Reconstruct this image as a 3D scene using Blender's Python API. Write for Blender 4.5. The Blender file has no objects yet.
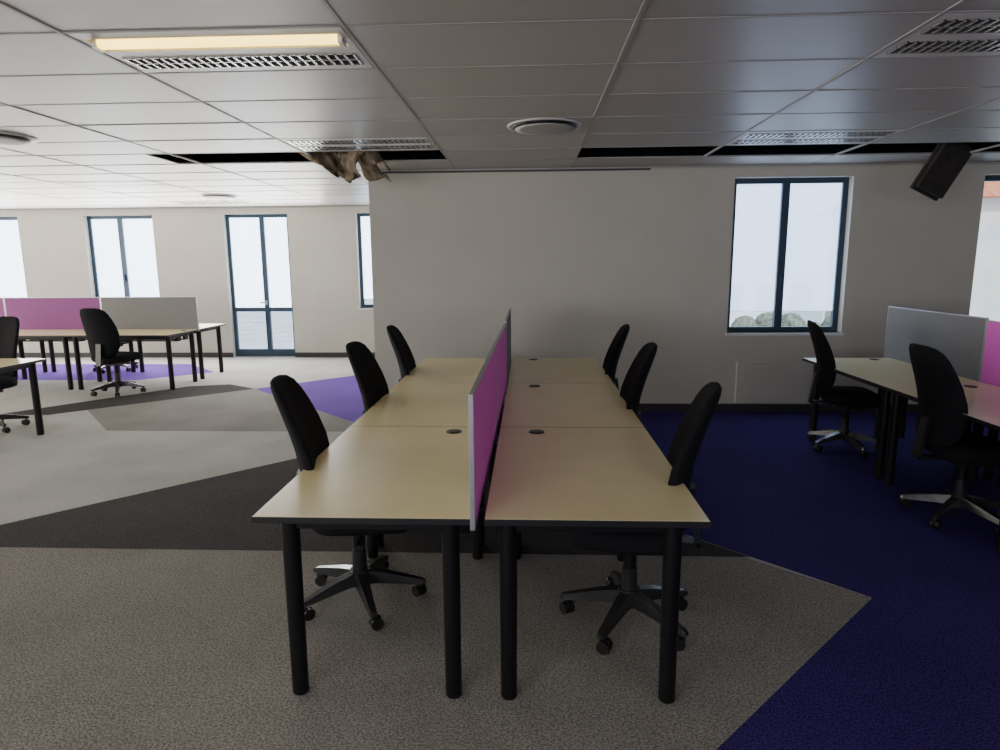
import bpy, math, random
from mathutils import Vector, Matrix
random.seed(7)
S=bpy.context.scene
COL=S.collection

# ---------------------------------------------------------------- materials
def new_mat(name):
    m=bpy.data.materials.new(name); m.use_nodes=True
    nt=m.node_tree; b=nt.nodes['Principled BSDF']
    return m,nt,b
def simple(name,col,rough=.5,metal=0,spec=.5,noise=None,bump=0,nscale=50):
    m,nt,b=new_mat(name)
    b.inputs['Base Color'].default_value=(*col,1)
    b.inputs['Roughness'].default_value=rough
    b.inputs['Metallic'].default_value=metal
    b.inputs['Specular IOR Level'].default_value=spec
    if noise or bump:
        tc=nt.nodes.new('ShaderNodeTexCoord')
        n=nt.nodes.new('ShaderNodeTexNoise'); n.inputs['Scale'].default_value=nscale
        n.inputs['Detail'].default_value=4
        nt.links.new(tc.outputs['Object'],n.inputs['Vector'])
        if noise:
            r=nt.nodes.new('ShaderNodeValToRGB')
            r.color_ramp.elements[0].position=.3; r.color_ramp.elements[1].position=.7
            r.color_ramp.elements[0].color=(*[c*(1-noise) for c in col],1)
            r.color_ramp.elements[1].color=(*[min(1,c*(1+noise)) for c in col],1)
            nt.links.new(n.outputs['Fac'],r.inputs['Fac'])
            nt.links.new(r.outputs['Color'],b.inputs['Base Color'])
        if bump:
            bp=nt.nodes.new('ShaderNodeBump'); bp.inputs['Strength'].default_value=bump
            bp.inputs['Distance'].default_value=.01
            nt.links.new(n.outputs['Fac'],bp.inputs['Height'])
            nt.links.new(bp.outputs['Normal'],b.inputs['Normal'])
    return m
def carpet(name,c1,c2):
    m,nt,b=new_mat(name)
    b.inputs['Roughness'].default_value=.95; b.inputs['Specular IOR Level'].default_value=.1
    tc=nt.nodes.new('ShaderNodeTexCoord')
    n=nt.nodes.new('ShaderNodeTexNoise'); n.inputs['Scale'].default_value=120; n.inputs['Detail'].default_value=3
    n2=nt.nodes.new('ShaderNodeTexNoise'); n2.inputs['Scale'].default_value=1.6; n2.inputs['Detail'].default_value=5
    nt.links.new(tc.outputs['Object'],n.inputs['Vector']); nt.links.new(tc.outputs['Object'],n2.inputs['Vector'])
    r=nt.nodes.new('ShaderNodeValToRGB')
    r.color_ramp.elements[0].position=.36; r.color_ramp.elements[1].position=.64
    r.color_ramp.elements[0].color=(*c1,1); r.color_ramp.elements[1].color=(*c2,1)
    nt.links.new(n.outputs['Fac'],r.inputs['Fac'])
    mx=nt.nodes.new('ShaderNodeMix'); mx.data_type='RGBA'; mx.blend_type='MULTIPLY'; mx.inputs[0].default_value=1
    r2=nt.nodes.new('ShaderNodeValToRGB')
    r2.color_ramp.elements[0].position=.35; r2.color_ramp.elements[1].position=.65
    r2.color_ramp.elements[0].color=(.84,.84,.84,1); r2.color_ramp.elements[1].color=(1,1,1,1)
    nt.links.new(n2.outputs['Fac'],r2.inputs['Fac'])
    nt.links.new(r.outputs['Color'],mx.inputs[6]); nt.links.new(r2.outputs['Color'],mx.inputs[7])
    nt.links.new(mx.outputs[2],b.inputs['Base Color'])
    bp=nt.nodes.new('ShaderNodeBump'); bp.inputs['Strength'].default_value=.6; bp.inputs['Distance'].default_value=.004
    nt.links.new(n.outputs['Fac'],bp.inputs['Height']); nt.links.new(bp.outputs['Normal'],b.inputs['Normal'])
    return m
def emis(name,col,st,see=0):
    m,nt,b=new_mat(name)
    b.inputs['Base Color'].default_value=(*col,1)
    b.inputs['Emission Color'].default_value=(*col,1)
    b.inputs['Emission Strength'].default_value=st
    b.inputs['Roughness'].default_value=.6
    if see:
        t=nt.nodes.new('ShaderNodeBsdfTransparent'); mx=nt.nodes.new('ShaderNodeMixShader'); mx.inputs[0].default_value=see
        o=[n for n in nt.nodes if n.type=='OUTPUT_MATERIAL'][0]
        nt.links.new(b.outputs[0],mx.inputs[1]); nt.links.new(t.outputs[0],mx.inputs[2]); nt.links.new(mx.outputs[0],o.inputs[0])
    return m
def glass(name):
    m=bpy.data.materials.new(name); m.use_nodes=True; nt=m.node_tree
    for n in list(nt.nodes): nt.nodes.remove(n)
    o=nt.nodes.new('ShaderNodeOutputMaterial'); mx=nt.nodes.new('ShaderNodeMixShader')
    t=nt.nodes.new('ShaderNodeBsdfTransparent'); g=nt.nodes.new('ShaderNodeBsdfGlossy')
    g.inputs['Roughness'].default_value=.02; mx.inputs[0].default_value=.06
    t.inputs['Color'].default_value=(.9,.95,1,1)
    nt.links.new(t.outputs[0],mx.inputs[1]); nt.links.new(g.outputs[0],mx.inputs[2]); nt.links.new(mx.outputs[0],o.inputs[0])
    return m

M_wall=simple('plaster_wall',(.55,.53,.48),.85,noise=.03,bump=.03,nscale=2.2)
M_reveal=simple('window_reveal_paint',(.75,.75,.74),.7)
M_base=simple('baseboard_black',(.03,.03,.035),.5)
M_frame=simple('aluminium_slate',(.03,.06,.10),.4,.2)
M_film_glow=emis('frosted_window_film',(.66,.80,1.0),2.0,.35)  # emission in the film stands in for daylight coming through
M_film2_glow=emis('frosted_window_film_bright',(.76,.88,1.0),4.2,.2)  # stronger glow put into the far panes in place of daylight
M_glass=glass('clear_glass')
M_top=simple('maple_laminate',(.97,.85,.49),.26,spec=.5,noise=.02,nscale=6)
M_edge=simple('desk_edge_black',(.012,.012,.014),.4)
M_leg=simple('desk_leg_black',(.006,.006,.007),.4,spec=.3)
M_fab=simple('chair_fabric_black',(.010,.010,.013),.9,spec=.2,noise=.4,bump=.3,nscale=180)
M_plas=simple('chair_plastic',(.015,.015,.017),.35)
M_star=simple('chair_star_base',(.024,.024,.026),.25,.0)
M_cast=simple('caster_rubber',(.006,.006,.006),.5)
M_purp=simple('screen_fabric_magenta',(.92,.16,.74),.85,noise=.08,bump=.2,nscale=160)
M_purp2=simple('screen_fabric_plum',(.28,.085,.28),.85,noise=.12,bump=.2,nscale=160)
M_grey=simple('screen_fabric_grey',(.22,.22,.235),.85,noise=.1,bump=.2,nscale=160)
M_alu=simple('screen_trim_aluminium',(.42,.42,.44),.4,.6)
M_tbar=simple('ceiling_tbar',(.40,.39,.38),.6)
M_white=simple('fixture_white',(.7,.7,.68),.4)
M_louv=simple('fixture_louvre',(.55,.55,.55),.25,.8)
M_dark=simple('plenum_dark',(.008,.012,.028),.9)
M_lit=emis('lit_fluorescent_tube',(1,.70,.16),4.6)
M_fill_panel=emis('lit_panel_neutral',(1,.93,.82),7)  # glow of added ceiling panels out of view, for fill light
M_insul=simple('insulation_brown',(.24,.19,.13),.9,noise=.6,bump=.6,nscale=14)
M_board=simple('loose_tile_underside',(.035,.03,.028),.85,noise=.3,nscale=12)
M_panel=simple('wall_panel_paint',(.57,.55,.51),.5)
M_c_light=carpet('carpet_light_grey',(.36,.35,.33),(.62,.61,.585))
M_c_front=carpet('carpet_mid_grey',(.165,.153,.138),(.40,.375,.345))
M_c_mid=carpet('carpet_taupe',(.19,.18,.168),(.35,.335,.315))
M_c_dark=carpet('carpet_charcoal',(.030,.028,.029),(.092,.086,.086))
M_c_blue=carpet('carpet_violet_blue',(.022,.013,.085),(.075,.043,.235))
M_c_viol_lit=carpet('carpet_violet',(.09,.035,.27),(.20,.10,.48))  # violet-blue carpet again, its colour lightened where more light falls

def ceil_mat():
    m,nt,b=new_mat('ceiling_tile_mineral')
    b.inputs['Roughness'].default_value=.42; b.inputs['Specular IOR Level'].default_value=.6
    g=nt.nodes.new('ShaderNodeNewGeometry'); sep=nt.nodes.new('ShaderNodeSeparateXYZ')
    nt.links.new(g.outputs['Position'],sep.inputs[0])
    def m_(op,a,bv):
        n=nt.nodes.new('ShaderNodeMath'); n.operation=op
        if hasattr(a,'links'): nt.links.new(a,n.inputs[0])
        else: n.inputs[0].default_value=a
        if bv is not None: n.inputs[1].default_value=bv
        return n.outputs[0]
    fx=m_('FLOOR',m_('DIVIDE',m_('ADD',sep.outputs[0],.77),1.21),None)
    fy=m_('FLOOR',m_('DIVIDE',m_('ADD',sep.outputs[1],-2.87),.6),None)
    cb=nt.nodes.new('ShaderNodeCombineXYZ'); nt.links.new(fx,cb.inputs[0]); nt.links.new(fy,cb.inputs[1])
    wn=nt.nodes.new('ShaderNodeTexWhiteNoise'); nt.links.new(cb.outputs[0],wn.inputs['Vector'])
    r=nt.nodes.new('ShaderNodeValToRGB')
    r.color_ramp.elements[0].color=(.40,.385,.365,1); r.color_ramp.elements[1].color=(.47,.455,.435,1)
    nt.links.new(wn.outputs['Value'],r.inputs['Fac'])
    n=nt.nodes.new('ShaderNodeTexNoise'); n.inputs['Scale'].default_value=90
    nt.links.new(g.outputs['Position'],n.inputs['Vector'])
    nt.links.new(r.outputs['Color'],b.inputs['Base Color'])
    bp=nt.nodes.new('ShaderNodeBump'); bp.inputs['Strength'].default_value=.15; bp.inputs['Distance'].default_value=.003
    nt.links.new(n.outputs['Fac'],bp.inputs['Height']); nt.links.new(bp.outputs['Normal'],b.inputs['Normal'])
    return m
M_ceil=ceil_mat()

# ---------------------------------------------------------------- mesh builder
class MB:
    def __init__(s): s.v=[];s.f=[];s.mi=[];s.sm=[];s.mats=[]
    def _m(s,m):
        if m not in s.mats: s.mats.append(m)
        return s.mats.index(m)
    def add(s,vs,fs,m,mat=None,smooth=False):
        o=len(s.v); i=s._m(m)
        for v in vs:
            v=Vector(v)
            if mat is not None: v=mat@v
            s.v.append(tuple(v))
        for f in fs:
            s.f.append([o+k for k in f]); s.mi.append(i); s.sm.append(smooth)
    def box(s,x0,x1,y0,y1,z0,z1,m,mat=None):
        vs=[(x,y,z) for z in(z0,z1) for y in(y0,y1) for x in(x0,x1)]
        s.add(vs,[(0,2,3,1),(4,5,7,6),(0,1,5,4),(2,6,7,3),(0,4,6,2),(1,3,7,5)],m,mat)
    def cyl(s,c,r0,r1,z0,z1,m,n=20,mat=None,smooth=True):
        vs=[]
        for z,r in((z0,r0),(z1,r1)):
            for k in range(n):
                a=2*math.pi*k/n; vs.append((c[0]+r*math.cos(a),c[1]+r*math.sin(a),z))
        s.add(vs,[(k,(k+1)%n,n+(k+1)%n,n+k) for k in range(n)],m,mat,smooth)
        s.add(vs,[tuple(range(n-1,-1,-1)),tuple(range(n,2*n))],m,mat,False)
    def rings(s,rings,m,mat=None,smooth=True):
        n=len(rings[0]); vs=[p for r in rings for p in r]; fs=[]
        for i in range(len(rings)-1):
            for k in range(n): fs.append((i*n+k,i*n+(k+1)%n,(i+1)*n+(k+1)%n,(i+1)*n+k))
        fs.append(tuple(range(n-1,-1,-1))); o=(len(rings)-1)*n; fs.append(tuple(range(o,o+n)))
        s.add(vs,fs,m,mat,smooth)
    def mesh(s,name):
        me=bpy.data.meshes.new(name); me.from_pydata(s.v,[],s.f)
        for m in s.mats: me.materials.append(m)
        me.polygons.foreach_set('material_index',s.mi); me.polygons.foreach_set('use_smooth',s.sm)
        me.update(); return me
    def obj(s,name,loc=(0,0,0),rz=0,parent=None,bevel=0):
        o=bpy.data.objects.new(name,s.mesh(name)); COL.objects.link(o)
        o.location=loc; o.rotation_euler=(0,0,rz)
        if parent: o.parent=parent
        if bevel:
            b=o.modifiers.new('bevel','BEVEL'); b.width=bevel; b.segments=2; b.limit_method='ANGLE'
        return o
def empty(name,loc=(0,0,0),rz=0):
    e=bpy.data.objects.new(name,None); COL.objects.link(e); e.location=loc; e.rotation_euler=(0,0,rz); e.empty_display_size=.1
    return e
def link(name,me,parent,bevel=0):
    o=bpy.data.objects.new(name,me); COL.objects.link(o); o.parent=parent
    return o
def sup(n,a,b,e,cx=0,cy=0):
    out=[]
    for k in range(n):
        t=2*math.pi*k/n; c,s_=math.cos(t),math.sin(t)
        out.append((cx+a*math.copysign(abs(c)**(2/e),c),cy+b*math.copysign(abs(s_)**(2/e),s_)))
    return out

# ---------------------------------------------------------------- room shell
XL,XR,YN,YB,YF=-12.0,7.5,-4.0,7.05,11.2
XC=-1.70; CZ=2.59; WT=.25
def wall_x(name,x0,x1,y,ops,side=1,top=CZ+.55):
    b=MB(); ya,yb=sorted((y,y+side*WT)); cur=x0
    for (a,c,z0,z1) in sorted(ops):
        b.box(cur,a,ya,yb,0,top,M_wall)
        if z0>0: b.box(a,c,ya,yb,0,z0,M_wall)
        b.box(a,c,ya,yb,z1,top,M_wall); cur=c
    b.box(cur,x1,ya,yb,0,top,M_wall)
    return b.obj(name)
W=(.86,2.47)
back_ops=[(2.12,3.32,*W),(4.62,5.82,*W)]
far_ops=[(-10.1,-8.88,*W),(-7.70,-6.48,*W),(-5.24,-4.12,0.0,2.47),(-2.94,-1.75,*W)]
rear_fill_ops=[(-9,-7.4,*W),(-5.5,-3.9,*W),(-2,-.4,*W),(1.5,3.1,*W),(4.6,6.2,*W)]  # unseen rear openings, added for fill light
wall_x('wall_back',XC,XR,YB,back_ops)
wall_x('wall_far',XL,XC+WT,YF,far_ops)
wall_x('wall_rear',XL,XR,YN,rear_fill_ops,-1)
b=MB(); b.box(XC,XC+WT,YB+WT,YF,0,CZ+.55,M_wall); b.obj('wall_return')
b=MB(); b.box(XL-WT,XL,YN-WT,YF+WT,0,CZ+.55,M_wall); b.obj('wall_left')
b=MB(); b.box(XR,XR+WT,YN-WT,YB+WT,0,CZ+.55,M_wall); b.obj('wall_right')
def base(name,segs,axis):
    b=MB()
    for (a,c,p,q) in segs:
        if axis=='x': b.box(a,c,p,q,0.0,.085,M_base)
        else: b.box(p,q,a,c,0.0,.085,M_base)
    b.obj(name)
base('baseboard_back',[(XC-.012,XR,YB-.014,YB)],'x')
base('baseboard_far',[(XL,-5.24,YF-.014,YF),(-4.12,XC,YF-.014,YF)],'x')
base('baseboard_return',[(YB,YF,XC-.012,XC)],'y')
base('baseboard_left',[(YN,YF,XL,XL+.012)],'y')
base('baseboard_right',[(YN,YB,XR-.012,XR)],'y')

# windows ----------------------------------------------------------
def window(name,x0,x1,z0,z1,y,side=1,film=M_film_glow,strip=.20,door=False,mull=.47):
    e=empty(name,((x0+x1)/2,y+side*.13,z0))
    w=(x1-x0)/2; h=z1-z0; fw=.055
    b=MB(); d=.03
    b.box(-w,-w+fw,-d,d,0,h,M_frame); b.box(w-fw,w,-d,d,0,h,M_frame)
    b.box(-w+fw,w-fw,-d,d,0,fw,M_frame); b.box(-w+fw,w-fw,-d,d,h-fw,h,M_frame)
    mx=-w+2*w*mull
    b.box(mx-.04,mx+.04,-d-.008,d,fw,h-fw,M_frame)
    if door:
        b.box(-w+fw,w-fw,-d+.003,d-.003,.80,.87,M_frame)
        b.box(-w+fw,w-fw,-d+.003,d-.003,fw,.13,M_frame)
    b.obj('frame',parent=e,bevel=.004)
    s0=.87 if door else fw+strip
    if s0<h-fw-.01:
        g=MB(); g.box(-w+fw,w-fw,-.004,.004,s0,h-fw,film); g.obj('frosted_pane',parent=e)
    s0=min(s0,h-fw)
    g=MB(); g.box(-w+fw,w-fw,-.004,.004,fw if not door else .13,s0 if not door else .80,M_glass); g.obj('clear_pane',parent=e)
    if not door:
        s=MB(); s.box(-w-.02,w+.02,-side*.15 if side>0 else .03,-.03 if side>0 else .15,-.03,.0,M_reveal); s.obj('sill',parent=e,bevel=.004)
        hd=MB(); hd.box(mx-.012,mx+.012,-.07,-.038,h*.30,h*.30+.12,M_frame); hd.obj('handle',parent=e)
    else:
        hd=MB()
        hd.box(mx-.10,mx+.02,-.085,-.065,.95,.972,M_alu); hd.box(mx-.015,mx+.015,-.07,-.035,.92,1.0,M_alu); hd.obj('handle',parent=e)
    return e
n=1
for (a,c,z0,z1) in back_ops:
    window('window_%d'%n,a,c,z0,z1,YB,strip=.17 if n==1 else 3); n+=1
for (a,c,z0,z1) in far_ops:
    if z0==0: window('door_1',a,c,z0,z1,YF,door=True,film=M_film2_glow,mull=.56)
    else: window('window_%d'%n,a,c,z0,z1,YF,film=M_film2_glow,strip=.1); n+=1
M_fill_filmR=emis('frosted_window_film_rear',(.90,.94,1.0),4.0)  # added panes out of view, glowing to fill the room from behind
for (a,c,z0,z1) in rear_fill_ops:
    window('window_%d'%n,a,c,z0,z1,YN,-1,film=M_fill_filmR); n+=1

# floor -------------------------------------------------------------
f=MB()
f.box(XL-WT,XR+WT,YN-WT,YB+WT,-.1,0,M_c_light)
f.box(XL-WT,XC+WT,YB+WT,YF+WT,-.1,0,M_c_light)
def poly(pts,z,m): 
    f.add([(x,y,z) for x,y in pts],[tuple(range(len(pts)))],m)
poly([(XL,YN),(-5.34,YN),(1.67,3.01),(1.19,3.44),(XL,3.44)],.001,M_c_front)
poly([(-5.34,YN),(XR,YN),(XR,YB),(XC,YB),(XC,5.95+.41),(-1.30,5.96),(1.67,3.01)],.001,M_c_blue)
poly([(XC,6.36),(XC,10.2),(-3.62,8.28)],.001,M_c_viol_lit)  # wedge of the blue carpet with brighter light put into its colour
poly([(-3.66,3.44),(1.23,3.44),(-1.30,5.92)],.0015,M_c_dark)
poly([(-3.62,8.28),(-4.4,8.28),(-5.2,7.2),(-4.2,6.1),(-1.45,6.1)],.0015,M_c_mid)
poly([(-5.9,6.75),(-5.3,6.75),(-3.62,8.28),(-4.1,8.6),(-4.6,8.45)],.002,M_c_dark)
poly([(-8.5,8.9),(-5.6,8.9),(-4.8,9.6),(-5.6,10.4),(-8.5,10.4)],.0015,M_c_viol_lit)
f.obj('floor')

# ceiling ------------------------------------------------------------
GX0,PX=-.77,1.21; GY0,PY=2.87,.60
def cell(i,j): return (GX0+i*PX,GX0+(i+1)*PX,GY0+j*PY,GY0+(j+1)*PY)
holes=set([(-2,5),(-1,5)]+[(i,5) for i in range(1,7)])
fixt={(-1,0):1,(2,0):0,(-1,4):0,(2,4):0,(-4,8):0,(-4,12):0,(-1,-5):2,(2,-5):2,(-5,-4):2,(-5,2):0}
c=MB()
i0,i1=-10,7; j0,j1=-12,14
for i in range(i0,i1):
    for j in range(j0,j1):
        if (i,j) in holes or (i,j) in fixt: continue
        x0,x1,y0,y1=cell(i,j)
        if (i,j)==(-3,5): x1=-3.42
        x0=max(x0,XL);x1=min(x1,XR);y0=max(y0,YN);y1=min(y1,YF)
        if x1<=x0 or y1<=y0: continue
        if y0>=YB and x0>=XC: continue
        if y1>YB and x0>XC: y1=YB
        elif y1>YB and x1>XC and y0<YB:
            c.box(XC,x1,y0,YB,CZ,CZ+.012,M_ceil); x1=XC
        elif y0>=YB: x1=min(x1,XC)
        dz=random.uniform(0,.003)
        c.box(x0,x1,y0,y1,CZ+dz,CZ+.012,M_ceil)
for i in range(i0,i1+1):
    x=GX0+i*PX
    if XL<x<XR: 
        ye=YB if x>XC else YF
        c.box(x-.009,x+.009,YN,ye,CZ-.002,CZ+.012,M_tbar)
for j in range(j0,j1+1):
    y=GY0+j*PY
    if YN<y<YF: c.box(XL,XR if y<YB else XC,y-.006,y+.006,CZ-.0015,CZ+.011,M_tbar)
c.obj('ceiling')
c=MB(); c.box(XL,XR,YN,YB,CZ+.45,CZ+.55,M_dark); c.box(XL,XC,YB,YF,CZ+.45,CZ+.55,M_dark)
c.box(XC,XR,YB-.03,YB-.001,CZ+.02,CZ+.45,M_dark)
c.obj('ceiling_slab')
c=MB(); c.box(XC-.01,XR,YB-.02,YB,CZ-.02,CZ-.004,M_tbar); c.obj('trim_1')
c=MB(); c.box(XC-.012,1.25,YB-.026,YB-.001,CZ-.036,CZ-.02,M_base); c.obj('trim_2')  # black strip standing in for the dark shadow gap along the wall top
c=MB(); c.box(XL,XC,YF-.02,YF,CZ-.02,CZ-.004,M_tbar); c.obj('trim_3')

# light fixtures -----------------------------------------------------
for (i,j),kind in fixt.items():
    x0,x1,y0,y1=cell(i,j); cx,cy=(x0+x1)/2,(y0+y1)/2
    e=empty('recessed_ceiling_light',(cx,cy,CZ))
    w,h=(x1-x0)/2-.014,(y1-y0)/2-.012
    b=MB()
    b.box(-w,w,-h,h,.07,.08,M_white)
    b.box(-w,w,-h,-h+.07,.0,.07,M_white); b.box(-w,w,h-.07,h,.0,.07,M_white)
    b.box(-w,w,-.05,.05,.0,.07,M_white)
    b.box(-w,-w+.03,-h,h,.001,.07,M_white); b.box(w-.03,w,-h,h,.001,.07,M_white)
    b.obj('housing',parent=e)
    l=MB()
    for (ya,yb) in ((-h+.07,-.05),(.05,h-.07)):
        near=ya<0
        if kind==2:
            l.box(-w+.03,w-.03,ya,yb,-.004,.01,M_fill_panel)  # added lit panel behind the camera, fills the room
        elif kind==1 and near:
            ym=(ya+yb)/2
            R=[[(x,ym+.03*math.cos(t),.004+.02*math.sin(t)) for t in [2*math.pi*q/14 for q in range(14)]] for x in(-w+.05,w-.05)]
            l.rings(R,M_lit)
            l.box(-w+.03,-w+.05,ym-.035,ym+.035,-.02,.06,M_white); l.box(w-.05,w-.03,ym-.035,ym+.035,-.02,.06,M_white)
        else:
            nb=26
            for k in range(nb):
                x=-w+.04+(2*w-.08)*k/(nb-1)
                l.box(x-.006,x+.006,ya,yb,-.004,.045,M_louv)
            ym=(ya+yb)/2
            l.box(-w+.03,w-.03,ym-.003,ym+.003,-.004,.04,M_louv)
            l.box(-w+.03,w-.03,ya+.0,ya+.004,-.004,.05,M_louv); l.box(-w+.03,w-.03,yb-.004,yb,-.004,.05,M_louv)
            l.box(-w+.03,w-.03,ya+.004,yb-.004,.05,.065,M_edge)
    l.obj('louvre',parent=e)

# round air diffusers --------------------------------------------------
def diffuser(x,y):
    b=MB()
    n=36
    def ring(r,z): return [(r*math.cos(2*math.pi*k/n),r*math.sin(2*math.pi*k/n),z) for k in range(n)]
    b.rings([ring(.27,0),ring(.268,-.006),ring(.25,-.010),ring(.235,-.004)],M_white)
    b.rings([ring(.235,-.002),ring(.235,-.014),ring(.225,-.020)],M_edge)
    b.rings([ring(.19,-.018),ring(.215,-.024),ring(.17,-.030),ring(.05,-.031)],M_tbar)
    b.obj('ceiling_air_diffuser',(x,y,CZ-.002))
diffuser(.11,4.92); diffuser(-4.4,9.35); diffuser(-4.05,5.0)

# hanging insulation / loose board -------------------------------------
def insulation():
    b=MB(); rnd=random.Random(11)
    for k in range(6):
        x=-1.98+.11*k; y=6.08+rnd.uniform(-.05,.12)
        L=rnd.uniform(.12,.2); wd=rnd.uniform(.10,.15); sl=rnd.uniform(.10,.30)
        R=[]; ns=11
        for i in range(ns):
            t=i/(ns-1)
            zz=CZ+.10-(L+.10)*math.sin(t*1.5)+.015*math.sin(t*9+k)
            xx=x+sl*t-.05*math.cos(t*4+k)
            r=wd*(1-.35*t)*(.8+.2*math.sin(t*8+k*2))
            if i in(0,ns-1): r*=.5
            ring=[]
            for q in range(18):
                a=2*math.pi*q/18
                ring.append((xx+r*math.cos(a)*(1+.12*math.sin(5*a+k)),y+.03*math.sin(t*5+k)+ (.022*math.sin(a)) +.05*math.sin(3*r*math.cos(a)/wd+k),zz+.035*math.cos(2.2*math.cos(a)+k+i*.3)))
            R.append(ring)
        b.rings(R[::-1],M_insul)
    b.obj('hanging_insulation')
insulation()
b=MB(); mt=Matrix.Translation((3.77,6.15,CZ+.06))@Matrix.Rotation(math.radians(24),4,'Y')@Matrix.Rotation(math.radians(12),4,'X')@Matrix.Rotation(math.radians(20),4,'Z')
b.box(-.17,.17,-.015,.015,-.50,0,M_board,mt); b.box(-.16,.16,-.06,-.016,-.47,-.05,M_board,mt)
b.obj('hanging_ceiling_board',bevel=.006)

b=MB(); b.box(2.24,3.10,YB-.030,YB,.11,.55,M_panel); b.box(2.29,3.05,YB-.035,YB-.030,.15,.51,M_panel)
b.obj('wall_heater_panel',bevel=.004)
b=MB(); b.box(3.95,4.03,YB-.02,YB,.3,.38,M_white); b.box(3.965,3.985,YB-.024,YB-.02,.33,.35,M_edge); b.obj('wall_socket',bevel=.003)

# ---------------------------------------------------------------- desk
TZ=.735
def desk_mesh(L,D,grom):
    b=MB(); g=.002
    b.box(g,L-g,g,D-g,TZ-.024,TZ-.001,M_edge)
    b.box(g+.003,L-g-.003,g+.003,D-g-.003,TZ-.0015,TZ,M_top)
    fr=MB()
    fr.box(.05,L-.05,.07,.10,TZ-.075,TZ-.024,M_leg); fr.box(.05,L-.05,D-.13,D-.10,TZ-.065,TZ-.024,M_leg)
    fr.box(.055,.085,.08,D-.11,TZ-.065,TZ-.024,M_leg); fr.box(L-.085,L-.055,.08,D-.11,TZ-.065,TZ-.024,M_leg)
    fr.box(.25,L-.25,.03,.13,TZ-.16,TZ-.15,M_leg)
    fr.box(.25,.28,.03,.13,TZ-.15,TZ-.075,M_leg); fr.box(L-.28,L-.25,.03,.13,TZ-.15,TZ-.075,M_leg)
    lg=MB()
    for x in(.07,L-.07):
        for y in(.085,D-.115):
            lg.cyl((x,y),.031,.033,.010,TZ-.026,M_leg); lg.cyl((x,y),.028,.031,0.003,.010,M_leg)
    gm=None
    if grom:
        gm=MB(); gm.cyl((L-.11,.20),.042,.040,TZ,TZ+.004,M_edge,28); gm.cyl((L-.11,.20),.030,.028,TZ+.004,TZ+.006,M_plas,24)
    return b,fr,lg,gm
def desk(loc,xdir,ydir,L=1.305,D=.79,grom=True):
    e=empty('office_desk',loc)
    R=Matrix(((xdir[0],ydir[0],0),(xdir[1],ydir[1],0),(0,0,1))).to_4x4()
    flip=R.determinant()<0
    for nm,b in zip(('worktop','frame','legs','cable_grommet'),desk_mesh(L,D,grom)):
        if b is None: continue
        b.v=[tuple(R@Vector(v)) for v in b.v]
        if flip: b.f=[f_[::-1] for f_ in b.f]
        b.obj(nm,parent=e,bevel=.002 if nm=='worktop' else 0)
def screen(x0,y0,x1,y1,mat,z0=.70,z1=1.185,name='desk_divider_screen',th=.009,mat2=None):
    L=math.hypot(x1-x0,y1-y0); e=empty(name,(x0,y0,0),math.atan2(y1-y0,x1-x0))
    b=MB(); b.box(.006,L-.006,-th+.001,0,z0+.008,z1-.006,mat); b.box(.006,L-.006,0,th-.001,z0+.008,z1-.006,mat2 or mat); b.obj('fabric_panel',parent=e)
    b=MB(); b.box(0,.008,-th,th,z0,z1,M_alu); b.box(L-.008,L,-th,th,z0,z1,M_alu)
    b.box(.008,L-.008,-th,th,z1-.010,z1,M_alu); b.box(.008,L-.008,-th,th,z0,z0+.010,M_alu)
    for x in(.2,L-.2): b.box(x-.02,x+.02,-.05,.05,z0-.005,z0+.0,M_leg)
    b.obj('trim_frame',parent=e,bevel=.002)
Y=[2.15,3.455,4.76,6.065]
def cluster_y(xm,Y,mats,grl,xo,SY=None,mats2=(None,)*3):
    SY=SY or Y
    for k in range(len(Y)-1):
        desk((xm+.018,Y[k],0),(0,1),(1,0),Y[k+1]-Y[k],.79,True)
        desk((xm-.022,Y[k],0),(0,1),(-1,0),Y[k+1]-Y[k],.79,grl[k])
    for k in range(len(Y)-1): screen(xm+xo[k],SY[k]+.003-(.02 if k==0 else 0),xm+xo[k+1]*(k<2),SY[k+1]-.003,mats[k],z1=1.185+(.015 if k==2 else 0),mat2=mats2[k])
cluster_y(-.178,Y,[M_purp,M_purp,M_grey],(True,False,False),(-.018,-.008,.004,.006),None,(M_grey,M_grey,None))  # left screen faces made grey to keep pink bounce off the desks
cluster_y(3.335,Y,[M_purp,M_purp,M_grey],(True,True,True),(0,0,0,0),[2.15,3.5,4.88,6.2])
XS=[-8.80,-7.40,-6.0,-4.62]
for k in range(3):
    desk((XS[k],8.90+.018,0),(1,0),(0,1),XS[k+1]-XS[k],.79,True)
    desk((XS[k],8.90-.018,0),(1,0),(0,-1),XS[k+1]-XS[k],.79,True)
    screen(XS[k]+.005,8.9,XS[k+1]-.005,8.9,[M_purp2,M_purp2,M_grey][k])
desk((-4.68,5.30,0),(-1,0),(0,1),1.3,.75,False)

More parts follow.
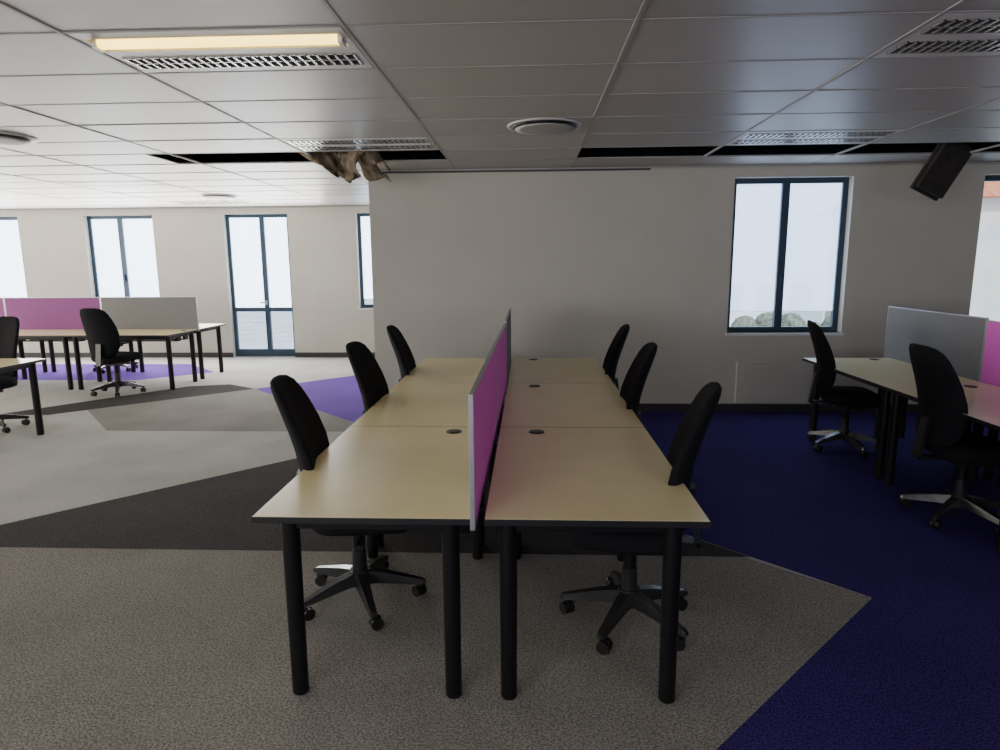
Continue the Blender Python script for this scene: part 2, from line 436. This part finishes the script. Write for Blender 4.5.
# ---------------------------------------------------------------- chair
def chair_meshes():
    parts=[]
    bk=MB()
    rows=[(.49,.10,.012,-.222),(.505,.155,.026,-.222),(.55,.19,.036,-.215),(.62,.213,.041,-.205),(.70,.225,.042,-.205),(.79,.228,.040,-.222),
          (.88,.222,.037,-.25),(.96,.210,.034,-.28),(1.03,.190,.031,-.307),(1.075,.165,.026,-.325),(1.10,.125,.018,-.336),(1.11,.07,.008,-.34)]
    R=[]
    for z,w,t,yc in rows:
        R.append([(x,y+ x*x*.9,z) for x,y in sup(28,w,t,2.5,0,yc)])
    bk.rings(R,M_fab); parts.append(('backrest',bk))
    br=MB()
    br.box(-.035,.035,-.30,-.06,.395,.415,M_plas)
    mt=Matrix.Translation((0,-.29,.405))@Matrix.Rotation(math.radians(-8),4,'X')
    br.box(-.035,.035,-.012,.012,-.01,.26,M_plas,mt); parts.append(('back_bracket',br))
    st=MB(); R=[]
    for z,s_ in((.415,.80),(.425,.93),(.45,1),(.485,1.0),(.505,.96),(.516,.86),(.522,.6)):
        R.append([(x,y,z-(.03*max(0,(y-.12)/.13)**2)) for x,y in sup(32,.245*s_,.24*s_,3.6,0,.03)])
    st.rings(R,M_fab); parts.append(('seat',st))
    un=MB()
    un.box(-.09,.09,-.10,.13,.37,.416,M_plas)
    un.cyl((0,0),.028,.030,.20,.375,M_leg); un.cyl((0,0),.038,.033,.13,.26,M_plas)
    un.box(.09,.25,.03,.045,.385,.395,M_plas); un.box(.22,.28,.022,.053,.378,.400,M_plas)
    parts.append(('mechanism',un))
    sb=MB(); sb.cyl((0,0),.055,.048,.085,.16,M_star)
    wh=MB()
    for k in range(5):
        a=2*math.pi*k/5+.3; mt=Matrix.Rotation(a,4,'Z')
        def sec(x,w,z0,z1): return [(x,-w,z0),(x,w,z0),(x,w*.7,z1),(x,-w*.7,z1)]
        sb.rings([sec(.03,.034,.095,.155),sec(.12,.030,.090,.140),sec(.22,.024,.078,.114),sec(.30,.019,.068,.092),sec(.315,.012,.070,.084)],M_star,mt,False)
        mw=mt@Matrix.Translation((.29,0,0))@Matrix.Rotation(random.uniform(0,3),4,'Z')
        wh.cyl((0,0),.008,.008,.03,.07,M_cast,10,mw)
        for sx in(-1,1):
            m2=mw@Matrix.Translation((sx*.016+.0,.012,.029))@Matrix.Rotation(math.pi/2,4,'Y')
            wh.cyl((0,0),.028,.028,-.010,.010,M_cast,18,m2)
        wh.box(-.006,.006,-.01,.034,.02,.058,M_cast,mw)
    parts.append(('star_base',sb)); parts.append(('casters',wh))
    return [(n_,b_.mesh('chair_'+n_)) for n_,b_ in parts]
CM=chair_meshes()
def chair(x,y,face,h=1):
    e=empty('office_chair',(x,y,0.002),math.radians(face-90))
    for n_,me in CM: link(n_,me,e)
    return e
chair(-.82,2.92,8); chair(-.83,4.17,-3); chair(-.82,5.33,2)
chair(.455,2.77,168); chair(.45,4.12,178); chair(.47,5.38,176)
chair(2.74,5.62,-12); chair(2.71,4.03,0)
chair(-5.27,7.98,84); chair(-6.45,9.75,-95); chair(-7.7,8.1,95)
chair(-5.40,6.12,-100)

# ---------------------------------------------------------------- outside
b=MB(); b.box(-60,60,12,90,-3.3,-3.2,simple('paving',(.55,.55,.54),.9,noise=.2,nscale=.6)); b.obj('ground_outside')
M_ext=simple('exterior_render_wall',(.66,.60,.54),.9,noise=.1,nscale=1); M_roof=simple('terracotta_roof',(.55,.18,.08),.8,noise=.3,nscale=6)
M_ext2=simple('exterior_white_wall',(.85,.86,.88),.9)
e=MB(); e.box(16,34,26,36,-3.2,3.9,M_ext); e.add([(15.4,25.4,3.9),(34.6,25.4,3.9),(34.6,36.6,3.9),(15.4,36.6,3.9),(17.5,31,7.2),(31,31,7.2)],[(0,1,5,4),(1,2,5),(2,3,4,5),(3,0,4),(0,3,2,1)],M_roof)
for k in range(5): e.box(18.7+2.2*k,19.7+2.2*k,25.95,26.05,.4,2.4,M_frame); e.box(18.7+2.2*k,19.7+2.2*k,25.95,26.05,-2.4,-.8,M_frame)
e.obj('neighbouring_building')
e=MB(); e.box(4,15,34,40,-3.2,1.2,M_ext2)
for k in range(6): e.box(4.8+1.7*k,5.8+1.7*k,33.95,34.05,-.9,.4,M_frame)
e.obj('low_office_block')
M_leaf=simple('foliage',(.16,.17,.12),.9,noise=.6,bump=.8,nscale=9)
b=MB(); rnd=random.Random(5)
for k in range(9):
    cx=7.2+.75*k; rr=rnd.uniform(.3,.5); cz=rnd.uniform(-.85,-.5); R=[]
    for i in range(9):
        ph=math.pi*(i+.3)/8.6; R.append([(cx+rr*math.sin(ph)*math.cos(a)*(1+.15*math.sin(5*a+i)),rr*math.sin(ph)*math.sin(a),cz-rr*math.cos(ph)) for a in [2*math.pi*q/14 for q in range(14)]])
    b.rings(R,M_leaf)
    b.cyl((cx,0),.08,.06,-3.2,cz,M_leaf,8)
b.obj('hedge_row',(0,22,0))

# ---------------------------------------------------------------- lights
w=bpy.data.worlds.new('sky_world'); S.world=w; w.use_nodes=True
bg=w.node_tree.nodes['Background']; bg.inputs[0].default_value=(.74,.86,1,1); bg.inputs[1].default_value=3.0
sun=bpy.data.lights.new('sun','SUN'); sun.energy=3.5; sun.angle=.02; sun.color=(1,.95,.86)
so=bpy.data.objects.new('sun',sun); COL.objects.link(so); so.rotation_euler=(math.radians(52),0,math.radians(25))
def area(name,loc,rot,sx,sy,en,col):
    l=bpy.data.lights.new(name,'AREA'); l.shape='RECTANGLE'; l.size=sx; l.size_y=sy; l.energy=en; l.color=col
    o=bpy.data.objects.new(name,l); COL.objects.link(o); o.location=loc; o.rotation_euler=rot; return o
R90=math.radians(90)
area('daylight_rear_left',(-4.2,YN+.1,1.6),(R90,0,0),6,1.5,150,(.99,.98,1))  # added fill lamp behind the camera, out of view
area('daylight_side_left',(XL+.1,5,1.6),(R90,0,-R90),8,1.5,600,(1,.94,.84))  # added fill lamp by the windowless left wall, out of view
area('daylight_far',(-6.5,YF-.05,1.7),(-R90,0,0),6,1.4,390,(1,.97,.90))

# ---------------------------------------------------------------- camera
cam=bpy.data.cameras.new('camera'); cam.sensor_width=36; cam.lens=23.4; cam.clip_start=.05
co=bpy.data.objects.new('camera',cam); COL.objects.link(co)
M=Matrix.Translation((0,0,1.62))@Matrix.Rotation(math.radians(2.6),4,'Z')@Matrix.Rotation(math.radians(90-9.8),4,'X')@Matrix.Rotation(math.radians(-.4),4,'Z')
co.matrix_world=M
S.camera=co
